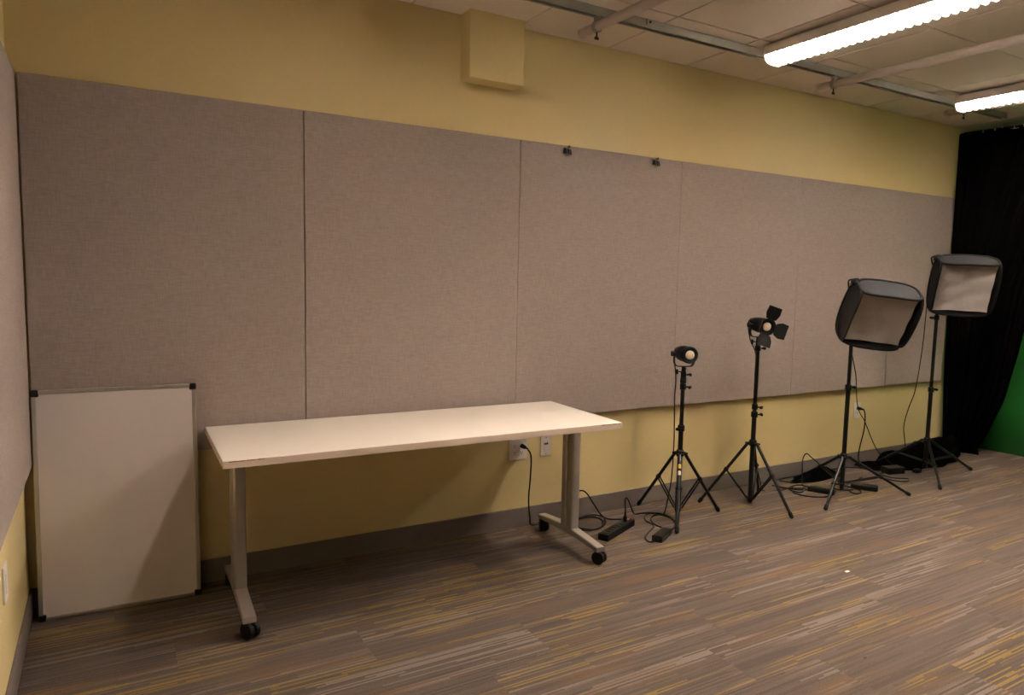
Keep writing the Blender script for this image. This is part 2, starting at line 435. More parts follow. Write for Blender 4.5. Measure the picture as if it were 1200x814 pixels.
def fixture(x, yaw, tube_m, lab, L_=2.44):
    t = thing('fluorescent_fixture', lab, 'ceiling light', (x, -0.545, 2.650), (0, 0, yaw), 'fluorescent fixtures on the ceiling')
    zt = ZC-0.0055-2.650
    bm = BM(); box(bm, (-0.055, -L_+0.03, zt-0.012), (0.055, -0.03, zt)); box(bm, (-0.082, -L_, zt-0.020), (0.082, -0.001, zt-0.012))
    for sx in (-1, 1): box(bm, (min(sx*0.082, sx*0.0795), -L_, 0.045), (max(sx*0.082, sx*0.0795), -0.001, zt-0.016))
    for yy in (-0.004, -L_): box(bm, (-0.080, yy, 0.050), (0.080, yy+0.003, zt-0.016))
    obj('housing', bm, HOUS, t)
    U = [(-0.078, 0.058)]+[(-0.078*math.cos(a)**0.6 if math.cos(a) > 0 else 0.078*(-math.cos(a))**0.6, 0.050*(1-math.sin(a)**0.9)) for a in [math.pi*i/14 for i in range(15)]]+[(0.078, 0.058)]
    def blade(y, th, m, nm, me=None):
        if me is None:
            bm = BM(); prism(bm, U, 'y', 0.0, -th)
            o = obj(nm, bm, m, t)
        else:
            o = bpy.data.objects.new(nm, me); COL.objects.link(o); o.parent = t
        o.location = (0, y, 0); return o
    blade(0, 0.006, BLADE, 'end_plate'); blade(-L_+0.006, 0.006, BLADE, 'end_plate')
    me = None; n = int(L_/0.042)
    for i in range(1, n):
        o = blade(-i*0.042, 0.0012, BLADE, 'baffle', me); me = o.data
    for s in (-0.038, 0.038):
        bm = BM(); cyl(bm, (s, -0.02, 0.064), (s, -L_+0.02, 0.064), 0.0125, n=12)
        obj('lamp_tube', bm, tube_m, t)
    return t
fixture(1.580, 0.0, TUBEM3, 'lit white fluorescent ceiling fixture over the table, above the top of the photo')
fixture(3.630, 0.015, TUBEM1, 'lit white fluorescent ceiling fixture with cross baffles, the nearer and larger one')
fixture(5.560, 0.015, TUBEM2, 'lit white fluorescent ceiling fixture with cross baffles, the farther one near the curtain')

# ------------------------------------------------------------------ curtain and green backdrop
def grid_mesh(fn, nu, nv):
    bm = BM(); V = [[bm.verts.new(fn(i/nu, j/nv)) for i in range(nu+1)] for j in range(nv+1)]
    for j in range(nv):
        for i in range(nu): bm.faces.new((V[j][i], V[j][i+1], V[j+1][i+1], V[j+1][i]))
    return bm
def lerp(a, b, t): return a+(b-a)*t
def interp(tab, z):
    for (z0, v0), (z1, v1) in zip(tab, tab[1:]):
        if z0 <= z <= z1: return lerp(v0, v1, (z-z0)/(z1-z0))
    return tab[-1][1] if z > tab[-1][0] else tab[0][1]
RIGHT = [(0, -0.20), (0.10, -0.28), (0.5, -0.44), (0.9, -0.52), (1.45, -0.60), (2.0, -0.80), (2.7, -1.15)]
def drape(u, v):
    z = 0.004+v*2.685
    y0 = -0.034; y1 = interp(RIGHT, z)
    y = lerp(y0, y1, u)
    x = 6.495+0.03*(1-v)+0.10*(1-v)**5+0.20*u*(1-0.3*(1-v))
    f = math.sin(u*38+0.7*math.sin(3*v)) * 0.026 * min(1, (0.35+u*2)) + 0.014*math.sin(u*87+1.3)
    z += 0.008*math.sin(u*70) if v > 0.985 else 0
    return Vector((x+f, y, z))
t = thing('black_curtain', 'black cloth curtain hanging in the corner and gathered on the floor', 'curtain', (6.7, -0.4, 0))
bm = grid_mesh(lambda u, v: drape(u, v)-Vector((6.7, -0.4, 0)), 160, 40)
cur = obj('drape', bm, BLACKCLOTH, t, smooth=True)
md = cur.modifiers.new('solid', 'SOLIDIFY'); md.thickness = 0.004
def heap(u, v):
    # a low mound of gathered cloth lying along the base of the wall
    s = u; x = lerp(5.40, 6.90, s)
    depth = 0.33*math.sin(math.pi*min(1, 0.06+s*1.05))**0.5 if s < 0.9 else 0.33*max(0.1, (1-s)/0.1)**0.6*0.8
    depth = max(depth, 0.04)
    h = interp([(0, 0.015), (0.25, 0.085), (0.5, 0.15), (0.85, 0.20), (1, 0.08)], s)
    y = -0.014-depth*v
    prof = math.sqrt(max(0, 1-(2*v-0.75)**2/1.5625)) if v > 0.0 else 0.8
    n = 0.75+0.18*math.sin(9*s*3.1+7*v)+0.14*math.sin(23*s+13*v*v+1)+0.08*math.sin(61*s-19*v)
    z = max(0.003, h*prof*n) if v < 0.999 else 0.002
    return Vector((x-6.7, y+0.4+0.012*math.sin(31*s+4*v) - (0.012 if v < .5 else 0), z))
hp = obj('gathered_hem', grid_mesh(heap, 90, 26), BLACKCLOTH, t, smooth=True)
# curtain rail
bm = BM(); tube(bm, smooth_path([(-0.10, 0.375, 2.712), (-0.05, 0.0, 2.712), (0.06, -0.45, 2.712), (0.16, -0.85, 2.712)], 8), 0.010, 8)
obj('curtain_track', bm, BLACK, t)
for i in range(16):
    u = (i+0.5)/16; p = drape(u, 1.0)-Vector((6.7, -0.4, 0))
    bm = BM(); tube(bm, [p+Vector((0, 0, -0.01)), p+Vector((0, 0, 0.022))], 0.003, 6); obj('curtain_hook', bm, STICK, t)

gs = obj('green_backdrop', grid_mesh(lambda u, v: Vector((7.045+0.010*math.sin(u*21)*(0.4+0.6*v)+0.006*math.sin(u*47+2), lerp(-0.05, -2.6, u), 0.004+v*2.66)), 120, 6), GREEN, smooth=True)
gs.modifiers.new('solid', 'SOLIDIFY').thickness = 0.003
tag(rebase(gs), 'bright green chroma key backdrop cloth on the end wall beyond the black curtain', 'backdrop')

# ------------------------------------------------------------------ whiteboard leaning in the corner
BW, BH, BT = 0.602, 0.938, 0.020
bl, br = Vector((0.034, -0.104, 0.0)), Vector((0.630, -0.128, 0.0))
yaw = math.atan2(br.y-bl.y, br.x-bl.x)
tilt = math.asin(0.052/BH)
t = thing('whiteboard', 'small white dry erase board with aluminium frame leaning in the corner on the carpet', 'whiteboard', tuple(bl), (-tilt, 0, yaw))
obj('writing_surface', box(BM(), (0.012, 0.003, 0.012), (BW-0.012, BT-0.002, BH-0.012)), WB, t)
for a, b in (((0.02, 0, 0), (BW-0.02, BT, 0.017)), ((0.02, 0, BH-0.017), (BW-0.02, BT, BH)), ((0, 0, 0.02), (0.017, BT, BH-0.02)), ((BW-0.017, 0, 0.02), (BW, BT, BH-0.02))):
    bm = BM(); box(bm, a, b, 0.0035, 2); obj('frame_rail', bm, ALU, t)
for ax in (0, BW-0.026):
    for az in (0, BH-0.026):
        obj('corner_cap', box(BM(), (ax-0.001, -0.002, az-0.001 if az else 0), (ax+0.027, BT+0.001, az+0.027), 0.006, 3), RUBBER, t)

# ------------------------------------------------------------------ table
TX, TY = 1.573, -0.392
t = thing('folding_table', 'long cream topped training table on grey T legs with casters, against the wall', 'table', (TX, TY, 0), (0, 0, -0.0229))
hl, hw = 0.907, 0.333
obj('tabletop', box(BM(), (-hl+0.002, -hw+0.002, 0.706), (hl-0.002, hw-0.002, 0.734), 0.001), LAMINATE, t)
bm = BM()
box(bm, (-hl, -hw, 0.705), (hl, -hw+0.0022, 0.7332), 0.0008); box(bm, (-hl, hw-0.0022, 0.705), (hl, hw, 0.7332), 0.0008)
box(bm, (-hl, -hw, 0.705), (-hl+0.0022, hw, 0.7332), 0.0008); box(bm, (hl-0.0022, -hw, 0.705), (hl, hw, 0.7332), 0.0008)
obj('edge_band', bm, EDGE, t)
for xa, xb in ((-hl+0.02, -hl+0.145), (hl-0.125, hl-0.015)):
    bm = BM(); rr = random.Random(3)
    x = xa
    while x < xb:
        wd = rr.uniform(0.004, 0.012); h = rr.uniform(0.0015, 0.0035)
        box(bm, (x, -hw-0.0006, 0.7295-h/2), (min(x+wd, xb), -hw+0.0005, 0.7295+h/2)); x += wd*rr.uniform(0.8, 1.3)
    obj('worn_mark', bm, plain('edge_wear', (0.16, 0.11, 0.08), 0.8), t)['label'] = 'dark worn strip on the front edge'
def table_leg(x):
    lg = obj('leg', None_bm(x), SILVER, t)
    return lg
def rounded(cx, cy, hx, hy, r, n=4):
    out = []
    for sx, sy, a0 in ((1, 1, 0), (-1, 1, 90), (-1, -1, 180), (1, -1, 270)):
        for i in range(n+1):
            a = math.radians(a0+90*i/n); out.append((cx+sx*(hx-r)+r*math.cos(a), cy+sy*(hy-r)+r*math.sin(a)))
    return out
FYC = 0.020                                   # foot centre, in the table's frame
for x in (-0.813, 0.852):
    bm = BM()
    prism(bm, rounded(x, FYC-0.030, 0.026, 0.022, 0.012), 'z', 0.105, 0.690)
    prism(bm, rounded(x, FYC+0.036, 0.026, 0.022, 0.012), 'z', 0.105, 0.690)
    box(bm, (x-0.012, FYC-0.020, 0.105), (x+0.012, FYC+0.026, 0.690))
    post = obj('leg', bm, SILVER, t)
    bm = BM(); box(bm, (x-0.035, -0.24, 0.688), (x+0.035, 0.24, 0.7055), 0.003); obj('top_bracket', bm, BLACK, t)
    bm = BM()
    n = 12; sec = []
    for i in range(n+1):
        s = -1+2*i/n; y = FYC+0.285*s; z1 = 0.116-0.024*abs(s)**1.3; z0 = z1-0.034+0.010*abs(s)
        sec.append([(x-0.025, y, z0), (x+0.025, y, z0), (x+0.025, y, z1-0.004), (x+0.020, y, z1), (x-0.020, y, z1), (x-0.025, y, z1-0.004)])
    R_ = [[bm.verts.new(p) for p in q] for q in sec]
    for a, b in zip(R_, R_[1:]):
        for i in range(6): bm.faces.new((a[i], a[(i+1) % 6], b[(i+1) % 6], b[i]))
    bm.faces.new(R_[0][::-1]); bm.faces.new(R_[-1])
    foot = obj('foot', bm, SILVER, t)
    for s, ang in ((-1, 0.5), (1, -0.35)):
        cx, cy = x+0.004, FYC+0.268*s
        m = Matrix.Translation((cx, cy, 0)) @ Matrix.Rotation(ang, 4, 'Z')
        bm = BM(); tb = BM()
        for side in (-1, 1):
            lathe(tb, [(0, 0.0), (0.024, 0.0), (0.0330, 0.002), (0.0340, 0.006), (0.0340, 0.016), (0.0320, 0.0195), (0.014, 0.021), (0, 0.0205)], (side*0.004, 0, 0.0345), (side, 0, 0), 20)
        merge(bm, tb, m)
        cs = obj('caster', bm, RUBBER, t)
        bm = BM(); tb = BM(); box(tb, (-0.0035, -0.026, 0.020), (0.0035, 0.026, 0.066), 0.001); cyl(tb, (0, 0, 0.05), (0, 0, 0.082), 0.0045, n=10)
        merge(bm, tb, m); obj('caster_hood', bm, BLACK, cs)

# ------------------------------------------------------------------ wall plates
def plate(name, x, z, wx, hz, lab, cat):
    t = thing(name, lab, cat, (x, -0.0, z))
    obj('cover_plate', box(BM(), (-wx/2, -0.007, -hz/2), (wx/2, -0.0004, hz/2), 0.003, 2), PLATE, t)
    return t
def receptacle(t, x, z):
    f = obj('receptacle', prism(BM(), rounded(x, z, 0.0165, 0.0140, 0.006), 'y', -0.0066, -0.0085), PLATE, t)
    bm = BM()
    for dx, h in ((-0.006, 0.008), (0.006, 0.0065)): box(bm, (x+dx-0.0012, -0.0089, z+0.001), (x+dx+0.0012, -0.0080, z+0.001+h))
    cyl(bm, (x, -0.0080, z-0.006), (x, -0.0089, z-0.006), 0.0032, n=8)
    obj('slots', bm, SLOT, f)
t = plate('power_outlet', 2.323, 0.4525, 0.118, 0.121, 'double white wall outlet with a plug in it, under the tabletop', 'outlet')
for dx in (-0.023, 0.023):
    for dz in (-0.020, 0.020): receptacle(t, dx, dz)
t = plate('data_outlet', 2.511, 0.4565, 0.074, 0.119, 'narrow white wall plate with black data jack, right of the double outlet', 'wall plate')
obj('jack_insert', box(BM(), (-0.017, -0.0088, -0.034), (0.017, -0.0065, 0.034), 0.001), PLATE, t)
bm = BM(); box(bm, (-0.013, -0.0095, 0.006), (-0.001, -0.0080, 0.016)); box(bm, (0.001, -0.0095, 0.006), (0.013, -0.0080, 0.018)); obj('data_jack', bm, BLACK, t)
for z in (-0.048, 0.048): obj('screw', cyl(BM(), (0, -0.0065, z), (0, -0.0082, z), 0.003, n=10), SLOT, t)
t = plate('power_outlet', 5.425, 0.444, 0.082, 0.125, 'single white wall outlet behind the nearer softbox stand', 'outlet')
for dz in (-0.020, 0.020): receptacle(t, 0, dz)
t = thing('switch_plate', 'white wall plate low on the left wall at the photo edge', 'wall plate', (0.0, -0.755, 0.430))
obj('cover_plate', box(BM(), (0.0004, -0.037, -0.060), (0.007, 0.037, 0.060), 0.003, 2), PLATE, t)
obj('rocker', box(BM(), (0.006, -0.017, -0.034), (0.0095, 0.017, 0.034), 0.0015), PLATE, t)

# ------------------------------------------------------------------ light stands
def light_stand(loc, feet, hub, low, top, lab, brace_t, sections, knobs, r_leg=0.010, stickers=()):
    t = thing('light_stand', lab, 'light stand', (loc[0], loc[1], 0), group='black tripod light stands')
    c = Vector((loc[0], loc[1], 0))
    bm = BM()
    for z0, z1, r in sections: cyl(bm, (0, 0, z0), (0, 0, z1), r, n=16)
    obj('pole', bm, SATIN, t)
    bm = BM(); lathe(bm, [(0, hub-0.022), (0.021, hub-0.022), (0.024, hub-0.016), (0.024, hub+0.010), (0.019, hub+0.018), (0, hub+0.018)], n=20)
    for f in feet:
        d = (Vector((f[0], f[1], 0))-c).normalized(); s = Vector((-d.y, d.x, 0))
        for k_ in (-1, 1): cyl(bm, tuple(d*0.014+s*k_*0.011+Vector((0, 0, hub-0.006))), tuple(d*0.044+s*k_*0.011+Vector((0, 0, hub-0.006))), 0.007, n=8)
    obj('hub_collar', bm, BLACK, t)
    bm = BM(); lathe(bm, [(0, low-0.014), (0.018, low-0.014), (0.020, low), (0.018, low+0.014), (0, low+0.014)], n=20); obj('lower_collar', bm, BLACK, t)
    for i, f in enumerate(feet):
        F = Vector((f[0], f[1], 0))-c; d = F.normalized()
        a = d*0.034+Vector((0, 0, hub-0.008)); b = F+Vector((0, 0, 0.010)); e = (b-a).normalized()
        lg = obj('leg', cyl(BM(), tuple(a), tuple(b-e*0.012), r_leg, n=12), SATIN, t)
        bm = BM(); cyl(bm, tuple(b-e*0.030), tuple(b-e*0.004), r_leg+0.0028, n=12); ball(bm, b-e*0.004, r_leg+0.0022, sub=1)
        for v in bm.verts: v.co.z = max(v.co.z, 0.0008)
        obj('rubber_foot', bm, RUBBER, lg)
        m = a.lerp(b, brace_t); q = d*0.018+Vector((0, 0, low)); s = Vector((-d.y, d.x, 0))
        bm = BM()
        for k_ in (-1, 1):
            o_ = s*k_*(r_leg+0.002); cyl(bm, tuple(m+o_), tuple(q+o_), 0.0050, n=8)
        obj('brace', bm, SATIN, t)
        bm = BM(); lathe(bm, [(r_leg+0.0005, -0.012), (r_leg+0.004, -0.010), (r_leg+0.004, 0.010), (r_leg+0.0005, 0.012)], m, e, 12); cyl(bm, tuple(m-s*(r_leg+0.009)), tuple(m+s*(r_leg+0.009)), 0.005, n=8)
        obj('brace_clip', bm, BLACK, lg)
        for (ii, tt, mm) in stickers:
            if ii == i:
                p0, p1 = a.lerp(b, tt), a.lerp(b, tt+0.055)
                obj('sticker', cyl(BM(), tuple(p0), tuple(p1), r_leg+0.0006, n=12), mm, lg)['label'] = 'small pale sticker on the leg'
    for z, ang, r in knobs:
        d = Vector((math.cos(ang), math.sin(ang), 0))
        bm = BM(); lathe(bm, [(r, -0.018), (r+0.006, -0.016), (r+0.006, 0.014), (r+0.002, 0.020), (r, 0.020)], (0, 0, z), n=16)
        cl = obj('clamp_collar', bm, BLACK, t)
        bm = BM(); o_ = Vector((0, 0, z)); cyl(bm, tuple(o_+d*r), tuple(o_+d*(r+0.024)), 0.005, n=8)
        tb = BM(); box(tb, (-0.006, -0.016, -0.009), (0.006, 0.016, 0.009), 0.004, 2)
        merge(bm, tb, Matrix.Translation(o_+d*(r+0.030)) @ Matrix.Rotation(ang, 4, 'Z')); obj('knob', bm, RUBBER, cl)
    return t
light_stand((3.285, -0.300), [(3.205, -0.030), (3.070, -0.526), (3.578, -0.352)], 0.399, 0.055, 0.92,
            'black tripod light stand nearest the table, carrying the plain spotlight', 0.44,
            [(0.03, 0.545, 0.0150), (0.545, 0.835, 0.0125), (0.835, 0.900, 0.0105), (0.900, 0.918, 0.0078)],
            [(0.548, 3.6, 0.015), (0.800, 0.2-1.3, 0.0125), (0.838, 3.9, 0.0125), (0.872, -0.4, 0.0110)], stickers=((1, 0.22, STICK), (1, 0.13, STICKY)))
light_stand((3.880, -0.330), [(3.602, -0.160), (3.889, -0.649), (4.142, -0.176)], 0.409, 0.040, 1.08,
            'black tripod light stand in the middle, carrying the spotlight with barn doors', 0.44,
            [(0.015, 0.590, 0.0150), (0.590, 1.010, 0.0125), (1.010, 1.060, 0.0105), (1.06, 1.084, 0.0078)],
            [(0.590, -0.5, 0.015), (1.015, -0.4, 0.0125), (0.640, -1.2, 0.0125)])
light_stand((4.660, -0.440), [(4.221, -0.636), (5.029, -0.698), (4.800, -0.030)], 0.262, 0.075, 1.2,
            'black tripod light stand carrying the larger tilted softbox, cords around its feet', 0.52,
            [(0.03, 0.730, 0.0150), (0.730, 1.160, 0.0125), (1.160, 1.195, 0.0078)],
            [(0.735, -0.3, 0.015), (1.150, 2.6, 0.0125)])
light_stand((5.715, -0.405), [(5.373, -0.713), (6.150, -0.520), (5.640, -0.052)], 0.264, 0.100, 1.39,
            'black tripod light stand at far right beside the black curtain, carrying the higher softbox', 0.52,
            [(0.05, 0.650, 0.0150), (0.650, 1.220, 0.0125), (1.220, 1.400, 0.0105)],
            [(0.650, -0.3, 0.015), (1.195, 2.8, 0.0125)])

# ------------------------------------------------------------------ spotlights
def spotlight(loc, rot, lab, barn):
    t = thing('spotlight', lab, 'studio light', loc, rot, 'black studio spotlights on stands')
    # local frame: stands at the yoke base, lamp axis along -Y at height 0.085
    H_ = 0.078
    bm = BM(); lathe(bm, [(0, 0.088), (0.030, 0.088), (0.036, 0.080), (0.038, 0.050), (0.044, 0.045), (0.044, 0.020), (0.042, 0.016), (0.046, 0.010), (0.046, -0.055), (0.0505, -0.060), (0.0505, -0.082), (0.046, -0.086), (0.030, -0.080), (0, -0.078)], (0, 0, H_), (0, 1, 0), 28)
    obj('body', bm, BLACK, t)
    for i in range(8):
        bm = BM(); y = 0.008-0.007*i
        lathe(bm, [(0.0458, y-0.0018), (0.0478, y-0.0018), (0.0478, y+0.0018), (0.0458, y+0.0018)], (0, 0, H_), (0, 1, 0), 28); obj('cooling_fin', bm, BLACK, t)
    bm = BM(); lathe(bm, [(0.0, -0.0905), (0.012, -0.0900), (0.022, -0.0880), (0.0265, -0.0850), (0.0265, -0.0770)], (0, 0, H_), (0, 1, 0), 24)
    ln = obj('lens', bm, LENS, t, smooth=True)
    bm = BM(); lathe(bm, [(0, -0.0912), (0.006, -0.0910), (0.007, -0.0895)], (-0.005, 0, H_-0.002), (0, 1, 0), 12); obj('led_chip', bm, LED, ln)
    # yoke
    W_ = 0.062
    path = [(-W_, 0, H_), (-W_, 0, 0.030), (-W_+0.012, 0, 0.008), (-W_+0.03, 0, 0.003), (W_-0.03, 0, 0.003), (W_-0.012, 0, 0.008), (W_, 0, 0.030), (W_, 0, H_)]
    bm = BM(); P_ = smooth_path(path, 5)
    for a, b in zip(P_, P_[1:]):
        d = (b-a).normalized(); n_ = Vector((d.z, 0, -d.x))*0.0022
        q = [bm.verts.new(p+o_+Vector((0, y, 0))) for p in (a, b) for o_ in (n_, -n_) for y in (-0.011, 0.011)]
        for f in ((0, 1, 5, 4), (2, 3, 7, 6), (0, 2, 6, 4), (1, 3, 7, 5)): bm.faces.new([q[i] for i in f])
    obj('yoke', bm, BLACK, t)
    for s in (-1, 1):
        bm = BM(); lathe(bm, [(0.0, 0.045), (0.007, 0.046), (0.007, 0.066), (0.015, 0.066), (0.016, 0.080), (0, 0.081)], (0, 0, H_), (s, 0, 0), 12)
        obj('tilt_knob', bm, RUBBER, t)
    obj('rear_switch', box(BM(), (-0.047, 0.056, H_-0.009), (-0.036, 0.068, H_+0.009), 0.002), REDP, t)['label'] = 'small red switch'
    bm = BM(); lathe(bm, [(0, -0.055), (0.0125, -0.055), (0.0135, -0.050), (0.0135, -0.004), (0.010, 0.0), (0, 0.0)], n=16); cyl(bm, (-0.013, 0, -0.03), (-0.036, 0, -0.03), 0.004, n=8); box(bm, (-0.048, -0.006, -0.046), (-0.035, 0.006, -0.014), 0.004, 2)
    obj('spigot', bm, BLACK, t)
    if barn:
        bm = BM(); lathe(bm, [(0.040, -0.086), (0.054, -0.086), (0.054, -0.096), (0.040, -0.096)], (0, 0, H_), (0, 1, 0), 28)
        for v in []: pass
        ring = obj('barn_door_ring', bm, BLACK, t)
        def flap(ang, open_, l0, l1, ln_):
            # hinge tangent to the ring at angle ang; the leaf leans out from the axis by open_
            rad = Vector((math.cos(ang), 0, math.sin(ang))); tan = Vector((-math.sin(ang), 0, math.cos(ang)))
            d = (rad*math.sin(open_)+Vector((0, -1, 0))*math.cos(open_)).normalized(); nn = d.cross(tan)*0.0012
            o_ = Vector((0, -0.094, H_))+rad*0.050
            bm = BM(); q = []
            for e in (nn, -nn):
                q.append([bm.verts.new(o_+p+e) for p in (tan*-l0, tan*l0, d*ln_*0.45+tan*l1, d*ln_+tan*l1*0.92, d*ln_-tan*l1*0.92, d*ln_*0.45-tan*l1)])
            bm.faces.new(q[0]); bm.faces.new(q[1][::-1])
            for i in range(6): bm.faces.new((q[0][i], q[0][(i+1) % 6], q[1][(i+1) % 6], q[1][i]))
            obj('barn_door', bm, BLACK, t)
        flap(math.radians(73), math.radians(84), 0.036, 0.050, 0.080)
        flap(math.radians(-17), math.radians(62), 0.034, 0.050, 0.072)
        flap(math.radians(-107), math.radians(70), 0.036, 0.050, 0.076)
        flap(math.radians(163), math.radians(30), 0.034, 0.046, 0.066)
    return t
spotlight((3.285, -0.300, 0.9195), (0, 0, -0.36), 'black spotlight with glass lens and no barn doors, on the stand nearest the table', False)
spotlight((3.880, -0.330, 1.0855), (math.radians(4), 0, -0.30), 'black spotlight with open barn doors, on the middle stand', True)

# ------------------------------------------------------------------ softboxes
def softbox(c, yaw, pitch, roll, w_, d_, h_, pole, lab):
    t = thing('softbox', lab, 'softbox', c, (0, 0, 0), 'pop-up softboxes on stands')
    Mx = Matrix.Rotation(yaw, 4, 'Z') @ Matrix.Rotation(pitch, 4, 'X') @ Matrix.Rotation(roll, 4, 'Y')
    t.rotation_euler = Mx.to_euler()
    # local: face towards -Y, half width w_, half depth d_, half height h_
    def sheet(name, mapf, hu, hv, bow, m, rim):
        # rounded springy side panel: u across, v along depth
        N_ = 44
        def se(a, k): return math.copysign(abs(math.cos(a))**k, math.cos(a)), math.copysign(abs(math.sin(a))**k, math.sin(a))
        out = [se(2*math.pi*i/N_, 0.55) for i in range(N_)]
        bm = BM(); rings = []
        for s in (1.0, 0.8, 0.55, 0.3):
            rings.append([bm.verts.new(mapf(x*hu*s, y*hv*s, bow*(1-0.75*(x*s)**2-0.25*(y*s)**2))) for x, y in out])
        cv = bm.verts.new(mapf(0, 0, bow))
        for a, b in zip(rings, rings[1:]):
            for i in range(N_): bm.faces.new((a[i], a[(i+1) % N_], b[(i+1) % N_], b[i]))
        for i in range(N_): bm.faces.new((rings[-1][i], rings[-1][(i+1) % N_], cv))
        o = obj(name, bm, m, t, smooth=True); o.modifiers.new('solid', 'SOLIDIFY').thickness = 0.004
        bm = BM(); tube(bm, [Vector(mapf(x*hu, y*hv, bow*(0.25*(1-x*x)+0.75*0+0.0+0.0)+bow*(1-0.75*x*x-0.25*y*y)*0.0+bow*(1-0.75*x*x-0.25*y*y)-bow*0.25*(1-x*x))) for x, y in out], 0.009, 8, closed=True)
        obj('spring_rim', bm, NYLON, o, smooth=True)
        return o
    D2 = d_*1.25
    sheet('top_panel', lambda u, v, b: (u, v, h_+b), w_*1.02, D2, 0.012, GREYCLOTH, True)['label'] = 'grey cloth top panel'
    sheet('bottom_panel', lambda u, v, b: (u, v, -h_-b), w_*1.02, D2, 0.014, NYLON, True)
    sheet('side_panel', lambda u, v, b: (-w_-b, v, u), h_*1.02, D2, 0.016, NYLON, True)
    sheet('side_panel', lambda u, v, b: (w_+b, v, u), h_*1.02, D2, 0.016, NYLON, True)
    # white front cloth, sagging and a little short of the lower right corner
    def front(u, v):
        x, z = -1+2*u, -1+2*v
        y = -d_*0.62+0.030*(1-x*x)*(1-z*z)+0.006*math.sin(5*x+3*z)+0.004*math.sin(9*z-4*x)
        ex = 0.985-0.05*(1-z*z); ez = 0.985-0.04*(1-x*x)
        return Vector((x*w_*ex, y, z*h_*ez))
    o = obj('diffuser', grid_mesh(front, 24, 24), DIFF, t, smooth=True); o['label'] = 'white cloth front'
    # black back cloth, drawn in to the lamp head
    bm = BM(); sq = [(-w_, -h_), (w_, -h_), (w_, h_), (-w_, h_)]; rr = [[bm.verts.new((x*s, y, z*s)) for x, z in sq] for s, y in ((0.99, -0.02), (0.90, d_*0.9), (0.45, d_*1.5), (0.2, d_*1.6))]
    for a, b in zip(rr, rr[1:]):
        for i in range(4): bm.faces.new((a[i], a[(i+1) % 4], b[(i+1) % 4], b[i]))
    bm.faces.new(rr[-1]); obj('back_cloth', bm, NYLON, t, smooth=False)
    # lamp head behind, and knob at the upper back corner
    bm = BM(); lathe(bm, [(0, d_*1.58), (0.045, d_*1.58), (0.050, d_*1.58+0.02), (0.046, d_*1.58+0.07), (0.03, d_*1.58+0.085), (0, d_*1.58+0.085)], (0, 0, 0), (0, 1, 0), 20)
    head = obj('lamp_head', bm, BLACK, t)
    inv = (Matrix.Translation(c) @ Mx).inverted()
    hp_ = Vector((0, d_*1.58+0.04, 0)); pt = inv @ Vector(pole)
    bm = BM(); tube(bm, [hp_, hp_.lerp(pt, 0.5)+Vector((0, 0.02, 0)), pt], 0.011, 10); ball(bm, pt, 0.018, sub=2); obj('tilt_bracket', bm, BLACK, t)
    bm = BM(); kp = Vector((-w_*0.96, d_*0.95, h_*0.93)); ball(bm, kp, 0.034, (1.0, 0.9, 0.85), 2); tube(bm, smooth_path([tuple(kp+Vector((-0.02, 0, 0.02))), tuple(kp+Vector((-0.045, 0.01, 0.0))), tuple(kp+Vector((-0.03, 0.0, -0.05)))], 5), 0.005, 6)
    obj('corner_bundle', bm, NYLON, t, smooth=True)
    bm = BM(); ball(bm, kp+Vector((-0.036, -0.012, -0.012)), 0.007, sub=1); obj('red_toggle', bm, REDP, t)['label'] = 'small red cord lock'
    return t
softbox((4.580, -0.667, 1.239), -0.653, 0.513, 0.125, 0.182, 0.082, 0.182, (4.660, -0.440, 1.196),
        'larger looking black softbox with white front, tilted steeply down, left of the other')
softbox((5.751, -0.556, 1.439), -0.836, 0.40, 0.03, 0.184, 0.075, 0.190, (5.715, -0.405, 1.402),
        'black softbox with white front held higher, at far right against the black curtain')

# ------------------------------------------------------------------ power strip, adapters, cords
def obox(name, c, ang, size, m, lab, cat, bev=0.004, group=None, tiltx=0):
    t = thing(name, lab, cat, c, (0, tiltx, ang), group)
    obj('case', box(BM(), (-size[0]/2, -size[1]/2, 0), (size[0]/2, size[1]/2, size[2]), bev, 2), m, t)
    return t
t = obox('power_strip', (2.783, -0.347, 0.0005), math.atan2(0.137, 0.30), (0.335, 0.062, 0.038), RUBBER, 'black power strip on the carpet between the table leg and the first light stand', 'power strip')
for i in range(6):
    x = -0.135+i*0.038
    f = obj('socket', prism(BM(), rounded(x, 0, 0.0145, 0.016, 0.006), 'z', 0.0375, 0.0395), BLACK, t)
    bm = BM()
    for dx in (-0.005, 0.005): box(bm, (x+dx-0.001, 0.001, 0.0390), (x+dx+0.001, 0.009, 0.0399))
    obj('slots', bm, SLOT, f)
obj('rocker_switch', box(BM(), (0.118, -0.010, 0.0375), (0.146, 0.010, 0.0425), 0.002), REDP, t)['label'] = 'red rocker switch'
t = obox('power_adapter', (2.955, -0.530, 0.0005), math.atan2(0.12, 0.22), (0.165, 0.060, 0.036), SATIN, 'black power brick at the foot of the stand nearest the table', 'adapter', 0.005, 'power adapters on the floor')
obj('spec_label', box(BM(), (-0.05, -0.0306, 0.008), (0.03, -0.0298, 0.028)), plain('grey_label', (0.06, 0.058, 0.055), 0.4), t)['label'] = 'dull grey label'
obox('power_adapter', (4.545, -0.365, 0.0005), -1.05, (0.17, 0.060, 0.034), SATIN, 'black power brick on the carpet left of the larger softbox stand', 'adapter', 0.005, 'power adapters on the floor')
obox('power_adapter', (4.890, -0.455, 0.0005), -1.05, (0.17, 0.060, 0.034), SATIN, 'black power brick under the right leg of the larger softbox stand', 'adapter', 0.005, 'power adapters on the floor')
obox('power_adapter', (5.500, -0.285, 0.0005), -0.25, (0.15, 0.085, 0.050), SATIN, 'black power brick in front of the gathered curtain hem', 'adapter', 0.005, 'power adapters on the floor')
